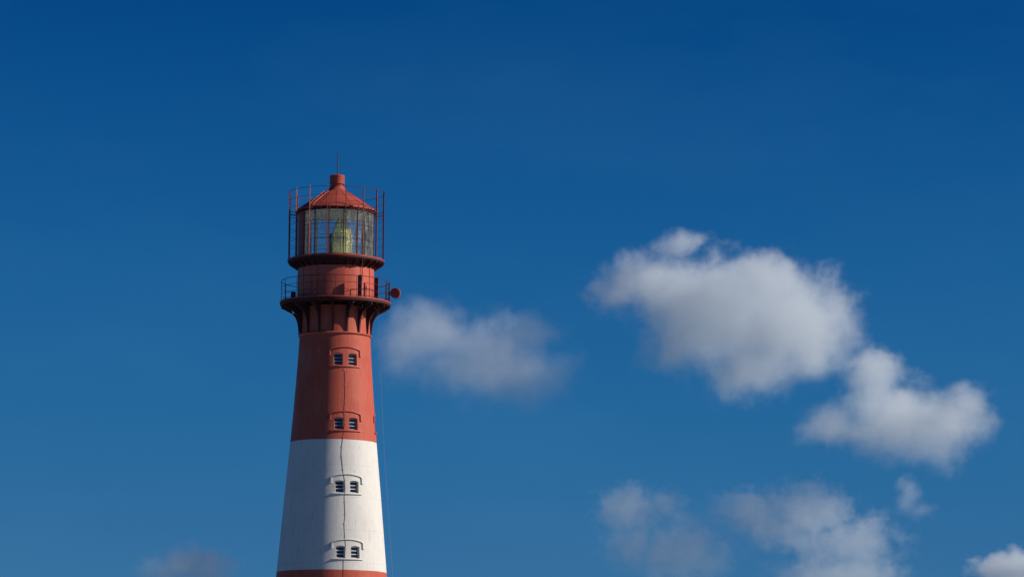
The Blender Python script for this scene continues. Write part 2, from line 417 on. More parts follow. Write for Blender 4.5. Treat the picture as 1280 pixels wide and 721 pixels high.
window_pair(Z(620, 0, 0), -150, False)
def apply_boolean(o, cut_bm):
    me = bpy.data.meshes.new('cut'); bmesh.ops.recalc_face_normals(cut_bm, faces=cut_bm.faces); cut_bm.to_mesh(me); cut_bm.free()
    c = bpy.data.objects.new('cut', me); COL.objects.link(c)
    md = o.modifiers.new('b', 'BOOLEAN'); md.operation = 'DIFFERENCE'; md.object = c; md.solver = 'EXACT'
    bpy.context.view_layer.update()
    dg = bpy.context.evaluated_depsgraph_get(); nm = bpy.data.meshes.new_from_object(o.evaluated_get(dg))
    o.modifiers.clear(); o.data = nm
    bpy.data.objects.remove(c); bpy.data.meshes.remove(me)
    b = bmesh.new(); b.from_mesh(nm)
    for e in b.edges: e.smooth = not (len(e.link_faces) == 2 and e.calc_face_angle(0) > R(25))
    b.to_mesh(nm); b.free()
apply_boolean(wall, cutters)

# ring moulding under the brackets
zr = Z(420.5)
bm = bmesh.new(); lathe(bm, [(wr(zr)-0.02, zr-0.07), (wr(zr)+0.05, zr-0.05), (wr(zr)+0.09, zr), (wr(zr)+0.06, zr+0.045), (wr(zr)-0.02, zr+0.05)], 192, closed=True)
obj('ring_moulding', bm, M_red, LH, smooth=50)
# entrance and plinth at the foot (below the frame)
bm = bmesh.new(); rb = wr(0); lathe(bm, [(rb-0.2, 0), (rb+0.35, 0), (rb+0.3, 0.5), (rb-0.2, 0.52)], 128, closed=True)
obj('plinth', bm, weathered('stone', (0.30, 0.28, 0.25, 1), 0.8, (0.1, 0.09, 0.08, 1)), LH)
bm = bmesh.new()
prism(bm, [(-0.55, 0.53), (0.55, 0.53), (0.55, 2.7), (-0.55, 2.7)], 0.01, 0.07, 0)
dr = obj('door', bm, M_redmetal, LH); bm = bmesh.new()
hp = [W(0.42, 1.5, 0.07, 0), W(0.42, 1.5, 0.12, 0), W(0.32, 1.5, 0.12, 0)]; tube(bm, hp, 0.012); obj('handle', bm, M_steel, dr)

# ---- lower gallery
zd = Z(378.0)                                # deck top
r_d = 69.2*PX
bm = bmesh.new()
zu = Z(385.3)
lathe(bm, [(1.62, zd-0.02), (r_d-0.055, zd-0.012), (r_d-0.055, zd-0.09), (1.62, zd-0.09)], 192, closed=True)
deck1 = obj('lower_gallery_deck', bm, M_dark_shade, LH, smooth=30)  # darkened so no sunlight bounces up the watch room wall
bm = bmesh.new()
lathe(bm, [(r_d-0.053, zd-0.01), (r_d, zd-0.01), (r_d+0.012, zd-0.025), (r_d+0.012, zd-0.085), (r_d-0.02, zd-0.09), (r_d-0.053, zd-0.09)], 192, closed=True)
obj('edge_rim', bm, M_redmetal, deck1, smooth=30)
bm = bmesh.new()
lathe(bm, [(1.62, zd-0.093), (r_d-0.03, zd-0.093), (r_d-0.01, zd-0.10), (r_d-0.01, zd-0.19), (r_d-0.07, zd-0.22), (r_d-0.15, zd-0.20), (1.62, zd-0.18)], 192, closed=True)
obj('soffit', bm, M_dark_shade, deck1, smooth=30)
# sixteen curved brackets
BR = [(385.3, 67.5), (387.0, 63.5), (389.6, 58), (392.8, 52.8), (397, 49.2), (402.5, 46.9), (409, 45.6), (416, 44.9), (419.6, 44.8)]
def bracket(a):
    bm = bmesh.new(); th = 0.045
    t = Vector((math.cos(R(a)), math.sin(R(a)), 0))
    zt = zd-0.16
    outer = [(r*PX, Z(y)) for y, r in BR]
    A, B = [], []
    for r, z in outer:
        A.append((pol(r, a, z), pol(1.66, a, z)))
    # web as strips between outer curve and the wall, flange along the outer curve
    for (r0, z0), (r1, z1) in zip(outer, outer[1:]):
        P = [pol(1.66, a, z0), pol(r0, a, z0), pol(r1, a, z1), pol(1.66, a, z1)]
        hexa(bm, [p-t*th/2 for p in P]+[p+t*th/2 for p in P])
        dr_, dz_ = r1-r0, z1-z0; l = math.hypot(dr_, dz_); nr, nz = -dz_/l, dr_/l
        if nr < 0: nr, nz = -nr, -nz
        k = 0.028
        P = [pol(r0, a, z0), pol(r0+nr*k, a, z0+nz*k), pol(r1+nr*k, a, z1+nz*k), pol(r1, a, z1)]
        hexa(bm, [p-t*0.04 for p in P]+[p+t*0.04 for p in P])
    P = [pol(1.66, a, zt), pol(outer[0][0], a, zt), pol(*((outer[0][0], a, outer[0][1]))), pol(1.66, a, outer[0][1])]
    hexa(bm, [p-t*th/2 for p in P]+[p+t*th/2 for p in P])
    return bm
for k in range(16):
    obj('bracket', bracket(-3.2+22.5*k), M_dark_shade, LH, smooth=25)
# short edge beams / bolts hanging under the deck rim
for k in range(32):
    a = 5+11.25*k
    bm = bmesh.new(); radial_box(bm, a, 2.32, 2.70, 0.05, zd-0.34 + random.uniform(-.02, .02), zd-0.19, zd-0.27, zd-0.19)
    obj('deck_rib', bm, M_dark_shade, LH, smooth=25)
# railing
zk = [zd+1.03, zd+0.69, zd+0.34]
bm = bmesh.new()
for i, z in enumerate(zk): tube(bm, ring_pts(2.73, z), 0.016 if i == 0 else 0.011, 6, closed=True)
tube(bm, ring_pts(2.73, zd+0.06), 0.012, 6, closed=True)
rail = obj('lower_railing', bm, M_dark_shade, LH)
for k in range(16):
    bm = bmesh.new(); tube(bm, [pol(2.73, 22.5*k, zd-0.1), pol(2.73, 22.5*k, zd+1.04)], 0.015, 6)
    obj('post', bm, M_dark_shade, rail)

# ---- watch room between the galleries
zU = Z(325.5)                                # upper deck top
bm = bmesh.new(); rw = 47.9*PX
lathe(bm, [(rw-0.3, zd-0.01), (rw, zd-0.01), (rw, zd+0.1), (rw-0.015, zd+0.11), (rw-0.015, zU-0.42), (rw, zU-0.40), (rw, zU-0.02), (rw-0.3, zU-0.02)], 192, closed=True)
obj('watch_room_wall', bm, M_red, LH, smooth=30)
for a in (-76, -58, -40, -22, 40, 62, 95, 120, 150, 180, 210, 240):
    bm = bmesh.new(); radial_box(bm, a, rw-0.05, rw+0.006, 0.04, zd+0.11, zU-0.42)
    obj('wall_strap', bm, M_red, LH, smooth=20)
# projecting storm porch with gently curved front
zp1 = Z(331.0, 2.04, 0)
bm = bmesh.new()
xs = [(-20.5+31.5*i/14)*PX for i in range(15)]
def py_(x): return -2.065+ (x+0.10)**2*0.16
bot = [(x, py_(x)) for x in xs] + [(xs[-1]-0.09, -1.75), (xs[0], -1.65)]
A = [bm.verts.new((x, y, zd)) for x, y in bot]; B = [bm.verts.new((x, y, zp1)) for x, y in bot]
bm.faces.new(A[::-1]); bm.faces.new(B)
for i in range(len(A)): bm.faces.new((A[i], A[(i+1) % len(A)], B[(i+1) % len(A)], B[i]))
porch = obj('porch', bm, M_red, LH, smooth=30)
# ---- upper gallery (lantern gallery)
ru = 60.6*PX
bm = bmesh.new()
lathe(bm, [(1.6, zU-0.006), (ru-0.06, zU-0.006), (ru-0.06, zU-0.08), (1.6, zU-0.08)], 192, closed=True)
deck2 = obj('lantern_gallery_deck', bm, M_dark_shade, LH, smooth=30)
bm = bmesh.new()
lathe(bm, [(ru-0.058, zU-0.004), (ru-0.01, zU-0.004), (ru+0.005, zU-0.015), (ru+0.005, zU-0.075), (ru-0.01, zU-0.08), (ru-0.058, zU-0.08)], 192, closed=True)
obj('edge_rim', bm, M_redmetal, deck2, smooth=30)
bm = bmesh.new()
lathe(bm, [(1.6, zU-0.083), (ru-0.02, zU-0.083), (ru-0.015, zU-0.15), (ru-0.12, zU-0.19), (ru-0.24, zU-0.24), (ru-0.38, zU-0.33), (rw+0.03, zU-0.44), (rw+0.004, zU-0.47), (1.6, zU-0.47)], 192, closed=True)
obj('soffit', bm, M_dark_shade, deck2, smooth=30)
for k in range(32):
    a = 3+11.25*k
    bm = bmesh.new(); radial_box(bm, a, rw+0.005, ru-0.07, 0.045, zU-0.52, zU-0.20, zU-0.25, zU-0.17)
    obj('console', bm, M_dark_shade, LH, smooth=20)
# ---- cage round the lantern: flat radial bars with eight hoops
POST_A = [-11.7+22.5*k for k in range(16)]
M_post = weathered('post_paint', (0.27, 0.055, 0.045, 1), 0.5, amount=0.7, grain=9)
rc = 59.9*PX; hc = Z(241.7)-zU
bm = bmesh.new()
for i in range(8):
    z = zU+hc-0.02-i*hc/8
    tube(bm, ring_pts(rc, z), 0.007 if i else 0.011, 6, closed=True)
cage = obj('lantern_cage', bm, M_dark_shade, LH)
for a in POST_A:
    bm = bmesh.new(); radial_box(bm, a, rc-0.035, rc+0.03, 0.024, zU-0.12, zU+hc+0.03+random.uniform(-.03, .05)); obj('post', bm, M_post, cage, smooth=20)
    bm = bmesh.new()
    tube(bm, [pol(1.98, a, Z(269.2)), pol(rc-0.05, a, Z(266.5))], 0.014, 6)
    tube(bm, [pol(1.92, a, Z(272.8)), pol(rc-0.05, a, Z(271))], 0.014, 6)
    obj('strut', bm, M_dark_shade, cage)

# ---- lantern room
rg = 48.0*PX; ze = Z(268.3)                  # glazing radius, eave underside
bm = bmesh.new()
lathe(bm, [(rg-0.06, zU), (rg+0.035, zU), (rg+0.035, zU+0.10), (rg-0.06, zU+0.11)], 128, closed=True)
sill = obj('lantern_sill', bm, M_redmetal, LH, smooth=30)
bm = bmesh.new()
lathe(bm, [(rg-0.03, zU+0.10), (rg-0.03, ze)], 128)
obj('lantern_glass', bm, M_glass, LH, smooth=60)
bm = bmesh.new()
hg = ze-zU-0.1
for q in (1, 2):
    tube(bm, ring_pts(rg-0.015, zU+0.1+hg*q/3+0.02), 0.013, 6, closed=True)
grid = obj('glazing_bar', bm, M_dark, LH)
for a in POST_A:
    bm = bmesh.new(); radial_box(bm, a, rg-0.026, rg+0.012, 0.018, zU+0.10, ze-0.012); mu = obj('mullion', bm, M_glaze, LH, smooth=20)
    wide = abs((a+360) % 360 - 145.8) < 2 or abs((a+360) % 360 - 213.3) < 2
    bm = bmesh.new(); radial_box(bm, a, rg-(0.19 if wide else 0.10), rg-0.042, 0.065 if wide else 0.04, zU+0.11, ze-0.02); obj('inner_rib', bm, M_whitetrim, mu, smooth=20)
# blank iron panel at the left of the glazing
bm = bmesh.new()
a0, a1 = POST_A[13]+1, POST_A[14]-0.0        # -79 .. -57 deg
n = 10
for i in range(n):
    b0 = a0+(a1-a0)*i/n; b1 = a0+(a1-a0)*(i+1)/n
    P = [pol(rg-0.02, b0, zU+0.1), pol(rg+0.03, b0, zU+0.1), pol(rg+0.03, b1, zU+0.1), pol(rg-0.02, b1, zU+0.1)]
    hexa(bm, P+[Vector((p.x, p.y, ze)) for p in P])
bmesh.ops.remove_doubles(bm, verts=bm.verts, dist=1e-4)
obj('blank_panel', bm, M_redmetal, LH, smooth=30)
# inner ceiling
bm = bmesh.new()
lathe(bm, [(rg-0.014, ze-0.014), (rg-0.05, ze-0.014), (rg-0.07, ze+0.10), (1.2, ze+0.42), (0.4, ze+0.8), (0.0, ze+0.82)], 96)
obj('ceiling', bm, M_inner, LH, smooth=40)
bm = bmesh.new(); lathe(bm, [(0.0, zU+0.02), (rg-0.07, zU+0.02), (rg-0.07, zU+0.0), (0, zU+0.0)], 96); obj('lantern_floor', bm, M_inner, LH)

# ---- lens
lx, ly = 7*PX, -0.05
ZB, ZT = zU+0.30, Z(272)
lens = bmesh.new()
prof = []
nr = 15
for i in range(nr):
    t = i/nr; z0 = ZB+(ZT-ZB)*t; z1 = ZB+(ZT-ZB)*(i+1)/nr
    def rr(t): return 0.49*(1-max(0, (t-0.45)/0.60)**1.25)*(0.86+0.14*min(1, t/0.22))
    prof += [(rr(t)-0.05, z0+0.004), (rr(t)+0.01, z0+0.02), (rr(t+.5/nr)+0.035, (z0+z1)/2), (rr(t+1/nr)-0.02, z1-0.012)]
prof = [(0.0, ZB)] + prof + [(0.0, ZT+0.02)]
lathe(lens, prof, 32, cx=lx, cy=ly)
ln = obj('lens', lens, M_lens, LH, smooth=20)
M_prism = lens_material(); M_prism.name = 'polished_prism'
for nd in M_prism.node_tree.nodes:
    if nd.type == 'BSDF_GLOSSY': nd.inputs['Roughness'].default_value = 0.22; nd.inputs[0].default_value = (1.0, 0.93, 0.65, 1)
    if nd.type == 'MIX_SHADER' and abs(nd.inputs[0].default_value-0.2) < 1e-3: nd.inputs[0].default_value = 0.55
for a in (40, 100, 160, 220, 280, 340):       # bull's-eye panels
    bm = bmesh.new(); c = Vector((lx, ly, ZB+0.72)) + pol(0.475, a, 0)
    t = Vector((math.cos(R(a)), math.sin(R(a)), 0)); nrm = pol(1, a, 0); uz = Vector((0, 0, 1))
    for rad, th in ((0.07, .05), (0.14, .022), (0.20, .02), (0.26, .018)):
        tube(bm, [c + t*math.cos(2*math.pi*i/28)*rad*0.9 + uz*math.sin(2*math.pi*i/28)*rad + nrm*(0.02-rad*rad*0.55) for i in range(28)], th, 6, closed=True)
    obj('bullseye', bm, M_prism, ln)
bm = bmesh.new()
for a in (-6, 54, 114, 174, 234, 294):
    p = [Vector((lx, ly, 0)) + pol(r_, a, z_) for r_, z_ in ((0.52, ZB-0.02), (0.54, ZB+1.0), (0.44, ZB+1.35), (0.2, ZT))]
    tube(bm, p, 0.022, 6)
for z_, r_ in ((ZB-0.02, 0.52), (ZB+1.02, 0.54)):
    tube(bm, [Vector((lx, ly, z_)) + pol(r_, 10*i, 0) for i in range(36)], 0.022, 6, closed=True)
lathe(bm, [(0, ZB-0.04), (0.5, ZB-0.04), (0.3, zU+0.1), (0.35, zU+0.02), (0, zU+0.02)], 32, cx=lx, cy=ly)
obj('lens_frame', bm, M_brass, ln)
bm = bmesh.new(); lathe(bm, [(0.0, ZB+0.6), (0.12, ZB+0.62), (0.14, ZB+0.8), (0.06, ZB+0.95), (0, ZB+0.96)], 16, cx=lx, cy=ly); obj('bulb', bm, M_frame, ln)
# dark service cabinet seen through the glass left of the lens
bm = bmesh.new(); box(bm, (-6.5*PX, 0.75, zU+0.02+0.72), 0.22, 0.3, 1.44); obj('cabinet', bm, weathered('blue_grey_metal', (0.03, 0.05, 0.08, 1)), LH)

# ---- roof
bm = bmesh.new()
RF = [(1.88, Z(265.6)), (50.6*PX, Z(265.8)), (51.0*PX, Z(265.4)), (50.9*PX, Z(264.6)), (50.2*PX, Z(263.7)), (49.3*PX, Z(263.2)), (35*PX, Z(253.3)), (20.5*PX, Z(243.8)), (14*PX, Z(240.3)), (11.2*PX, Z(238.2)), (9.6*PX, Z(235)), (9.0*PX, Z(233)), (7.4*PX, Z(232.8)), (7.4*PX, Z(230)), (0, Z(230))]
lathe(bm, RF, 96)
roof = obj('roof', bm, M_roof, LH, smooth=28)
bm = bmesh.new()
lathe(bm, [(rg-0.01, ze-0.01), (48.9*PX, ze-0.01), (49.3*PX, ze+0.02), (49.1*PX, Z(265.9)), (rg-0.01, Z(265.9))], 96, closed=True)
obj('frieze', bm, M_dark_shade, roof, smooth=30)  # shadow of the roof overhang put into the near-black colour
for k in range(16):
    a = POST_A[k]+11.25
    bm = bmesh.new()
    for (r0, z0), (r1, z1) in zip(RF[5:9], RF[6:9]):
        radial_box(bm, a, r0, r1, 0.03, z0-0.03, z0+0.014, z1-0.03, z1+0.014)
    obj('seam_rib', bm, M_roof, roof, smooth=20)
bm = bmesh.new()
lathe(bm, [(0, Z(230.4)), (9.0*PX, Z(230.6)), (9.2*PX, Z(230.7)), (9.35*PX, Z(229.8)), (9.3*PX, Z(221)), (9.5*PX, Z(220.6)), (9.4*PX, Z(219.9)), (7*PX, Z(219.0)), (0, Z(218.6))], 48)
obj('vent_cap', bm, M_roof, roof, smooth=35)
bm = bmesh.new()
zt = Z(218.8)
tube(bm, [(0.01, 0, zt-0.02), (0.01, 0, Z(204))], 0.030, 6); tube(bm, [(0.01, 0, Z(204)), (0.012, 0, Z(192))], 0.022, 6)
tube(bm, [(0.18, -0.1, zt-0.1), (0.18, -0.1, zt+0.1)], 0.02, 6)
obj('lightning_rod', bm, M_dark, LH)
# small hooks round the eave
for k in range(32):
    a = 11.25*k + random.uniform(-1.5, 1.5)
    bm = bmesh.new(); tube(bm, [pol(2.0, a, ze-0.05), pol(2.075, a, ze+0.02), pol(2.07, a, ze+0.17+random.uniform(0, .06))], 0.016, 5); obj('eave_hook', bm, M_redmetal, roof)
# roof ladder
bm = bmesh.new()
la = -40
def rz_(r): return Z(263.2)+(49.3*PX-r)/(28.8*PX)*(Z(243.8)-Z(263.2))
for sgn in (-1, 1):
    tt = Vector((math.cos(R(la)), math.sin(R(la)), 0))*0.13*sgn
    tube(bm, [pol(2.02, la, rz_(2.0)+0.02)+tt, pol(1.85, la, rz_(1.85)+0.09)+tt, pol(0.85, la, rz_(0.85)+0.09)+tt, pol(0.74, la, rz_(0.8)+0.0)+tt], 0.024, 6)
for i in range(8):
    r_ = 0.92+i*0.125; tt = Vector((math.cos(R(la)), math.sin(R(la)), 0))*0.13
    tube(bm, [pol(r_, la, rz_(r_)+0.09)-tt, pol(r_, la, rz_(r_)+0.09)+tt], 0.012, 5)
obj('roof_ladder', bm, M_red, roof)

# ---- conductor cable down the front of the tower
cab = [(428, 460.5), (430.6, 463), (430.8, 480), (431, 497), (430, 510), (430.2, 521), (430.6, 530), (428.6, 545), (427, 556), (426.4, 566), (427, 575), (428.6, 590), (430.6, 600), (431.2, 612), (430.1, 620), (430.6, 634), (431, 645), (429.8, 654), (430.4, 668), (431.6, 680), (430.8, 694), (428.8, 702), (428.8, 721), (429, 760)]
pts = []
for px, py in cab:
    zc = Z(py); a = 10
    for _ in range(6):
        r_ = wr(zc)+0.02; zc = Z(py, r_, a)
        cx0 = project((0, 0, zc))[0]; a = math.degrees(math.asin((px-cx0)*PX/(wr(zc)+0.02)))
    d = 0.008
    pts.append(pol(wr(zc)+d, a, zc))
dense = []
for p, q in zip(pts, pts[1:]):
    for i in range(4): dense.append(p.lerp(q, i/4))
dense.append(pts[-1])
zlow, alow = pts[-1].z, math.degrees(math.atan2(pts[-1].x, -pts[-1].y))
for k in range(1, 9): zz_ = zlow*(1-k/8)+0.5*k/8; dense.append(pol(wr(zz_)+0.008, alow, zz_))
bm = bmesh.new(); tube(bm, dense, 0.009, 6)
cable = obj('conductor_cable', bm, weathered('cable', (0.17, 0.08, 0.075, 1), 0.6), LH)
for k in range(3, len(dense)-8, 5):
    p = dense[k]; bm = bmesh.new(); az = math.degrees(math.atan2(p.x, -p.y))
    box(bm, pol(wr(p.z)+0.008, az, p.z), 0.075, 0.03, 0.022, R(az)); obj('clip', bm, M_steel, cable, smooth=0)

# ---------------------------------------------------------------- things fixed to the galleries
M_antenna = weathered('antenna_radome', (0.20, 0.035, 0.04, 1), 0.5)
def panel_antenna(x, y, z0, z1, rz, label, w=0.2):
    t = empty('panel_antenna', (x, y, z0))
    tag(t, label, 'antenna', 'panel antennas on the lower gallery')
    h = z1-z0
    bm = bmesh.new(); box(bm, (0, 0, h/2), w, 0.11, h, rz); bmesh.ops.bevel(bm, geom=bm.edges[:], offset=0.02, segments=2, affect='EDGES')
    o = obj('housing', bm, M_antenna, t)
    bm = bmesh.new(); bk = Vector((-math.sin(rz), math.cos(rz), 0))*0.12
    tube(bm, [bk+Vector((0, 0, -0.25)), bk+Vector((0, 0, h-0.1))], 0.024, 8); obj('mast', bm, M_dark, t)
    for zz in (0.12, h-0.25):
        bm = bmesh.new(); box(bm, bk*0.6+Vector((0, 0, zz)), 0.09, 0.16, 0.05, rz); obj('clamp', bm, M_steel, t)
    bm = bmesh.new()
    for q in (-0.05, 0.05):
        tube(bm, [(q, 0, 0.01), (q*1.2, 0.0, -0.06)], 0.022, 8)
    obj('connector', bm, M_steel, t)
    bm = bmesh.new()
    for q in (-0.05, 0.05):
        tube(bm, [(q*1.2, 0, -0.05), (q*2.2, -0.03, -0.2), (q*2.2+0.03, 0.0, -0.38), (q+0.1, 0.15, -0.5), (0.02, 0.55, -0.45)], 0.013, 6)
    obj('cable', bm, M_dark, t)
    return t
def at_xy(px, depth, z):                    # x so that a point at this depth and height is seen in column px
    lo, hi = -5, 5
    for _ in range(40):
        x = (lo+hi)/2
        if project((x, depth, z))[0] < px: lo = x
        else: hi = x
    return x
def z_at(py, x, y):
    return Z(py, math.hypot(x, y), math.degrees(math.atan2(x, -y)))
for px, py0, py1, dep, lab in ((449.8, 372, 343.5, -2.18, 'dark red upright panel antenna standing in front of the watch room wall'),
                               (470.4, 375, 346.5, -1.35, 'dark red upright panel antenna at the right edge of the watch room')):
    x = at_xy(px, dep, zd+0.5)
    panel_antenna(x, dep, z_at(py0, x, dep), z_at(py1, x, dep), R(-14 if px < 460 else -8), lab)
# feeder cable from the upper gallery to the first antenna
x = at_xy(452.8, -2.10, zd+1.5)
bm = bmesh.new(); z0 = z_at(346, x, -2.1); z1 = zU-0.17
tube(bm, [(x, -2.1, z0-0.2), (x, -2.1, (z0+z1)/2), (x+0.01, -2.1, z1-0.1), (x+0.01, -2.1, z1+0.05)], 0.022, 6)
tag(obj('feeder_cable', bm, M_dark, origin=(x, -2.1, z0)), 'thick dark cable running from the lantern gallery down to the front panel antenna', 'cable')

# dish
def dish():
    px, py, dep = 494.2, 366.3, -0.75
    x = at_xy(px, dep, zd+0.45); z = z_at(py, x, dep)
    t = empty('dish_antenna', (x, dep, z)); tag(t, 'round dark red drum antenna sticking out right of the lower gallery', 'antenna')
    rr_ = 0.262
    bm = bmesh.new()
    pr = [(0, -0.10), (rr_*0.6, -0.095), (rr_*0.97, -0.07), (rr_, -0.05), (rr_, 0.10), (rr_*0.9, 0.13), (0.05, 0.2), (0, 0.2)]
    seg = 40; rings = []
    for r, d in pr:
        rings.append([bm.verts.new((0, d, 0))] if r == 0 else [bm.verts.new((r*math.cos(2*math.pi*i/seg), d, r*math.sin(2*math.pi*i/seg))) for i in range(seg)])
    for a, b in zip(rings, rings[1:]):
        for i in range(seg):
            j = (i+1) % seg
            if len(a) == 1: bm.faces.new((a[0], b[i], b[j]))
            elif len(b) == 1: bm.faces.new((a[i], a[j], b[0]))
            else: bm.faces.new((a[i], a[j], b[j], b[i]))
    bmesh.ops.rotate(bm, verts=bm.verts, cent=(0, 0, 0), matrix=Matrix.Rotation(R(-14), 3, 'Z'))
    obj('drum', bm, weathered('dish_paint', (0.30, 0.06, 0.05, 1), 0.6), t)
    # pipe frame on the railing
    xa = at_xy(482.8, dep, z)-x; xb = at_xy(486.3, dep, z)-x
    bm = bmesh.new(); zb = zd-z
    tube(bm, [(xa, 0.1, zb-0.1), (xa, 0.1, zb+0.98)], 0.028, 8); tube(bm, [(xb, 0.1, zb-0.1), (xb, 0.1, zb+0.9)], 0.03, 8)
    for q in (0.12, 0.4, 0.62, 0.9): tube(bm, [(xa, 0.1, zb+q), (xb, 0.1, zb+q)], 0.016, 6)
    tube(bm, [(xb, 0.1, 0.03), (-0.05, 0.16, 0.0)], 0.03, 8); tube(bm, [(xb, 0.1, -0.1), (-0.05, 0.16, 0.0)], 0.02, 8)
    obj('mount', bm, M_dark, t)
dish()

def small_box(px, py0, py1, dep, w, name, label, cat):
    x = at_xy(px, dep, zd); z0 = z_at(py0, x, dep); z1 = z_at(py1, x, dep); h = z1-z0
    t = empty(name, (x, dep, z0)); tag(t, label, cat)
    bm = bmesh.new(); box(bm, (0, 0, h*0.62), w, 0.2, h*0.72, R(-20)); bmesh.ops.bevel(bm, geom=bm.edges[:], offset=0.015, segments=2, affect='EDGES'); obj('housing', bm, M_dark, t)
    bm = bmesh.new(); box(bm, (0.02, 0, h*0.13), w*0.55, 0.12, h*0.27); obj('foot', bm, M_dark, t)
    bm = bmesh.new(); tube(bm, [(w*0.4, -0.05, h*0.2), (w*0.75, -0.06, h*0.12), (w*0.8, -0.06, 0.02)], 0.03, 8); obj('lamp_glass', bm, M_frame, t)
    return t
small_box(366.5, 374.5, 364.3, -0.9, 0.2, 'floodlight', 'small dark floodlight standing on the left side of the lower gallery', 'floodlight')
def hanging_lamp():
    dep = -0.6; x = at_xy(366.8, dep, zd-0.6); z = zd-0.22
    t = empty('bulkhead_lamp', (x, dep, z)); tag(t, 'small dark lamp hanging below the left side of the lower gallery', 'lamp')
    bm = bmesh.new(); tube(bm, [(0, 0, 0.02), (0, 0, -0.2)], 0.03, 8); obj('stem', bm, M_dark, t)
    bm = bmesh.new(); lathe(bm, [(0, -0.16), (0.06, -0.18), (0.13, -0.26), (0.13, -0.32), (0, -0.33)], 20); obj('shade', bm, M_dark, t)
    bm = bmesh.new(); lathe(bm, [(0, -0.325), (0.07, -0.33), (0.07, -0.42), (0.04, -0.46), (0, -0.47)], 16); obj('bulb', bm, M_frame, t)
hanging_lamp()
# slack wire hanging from the gallery at the right, outside the wall
wl = [(472.6, 388), (473.0, 418), (475.0, 450), (477.2, 495), (480.4, 567), (483.5, 610), (487.0, 660), (491.0, 721), (494, 760)]
P = []
for px, py in wl:
    zc = Z(py, 0.3, 0); P.append(Vector((at_xy(px, -0.6, zc), -0.6, zc)))
P.append(Vector((P[-1].x+1.1, -0.6, 0.05)))
bm = bmesh.new(); tube(bm, P, 0.003, 5)
tag(obj('guy_wire', bm, M_wire, origin=P[-1]), 'thin pale wire hanging from the lower gallery down the right side of the tower', 'wire')

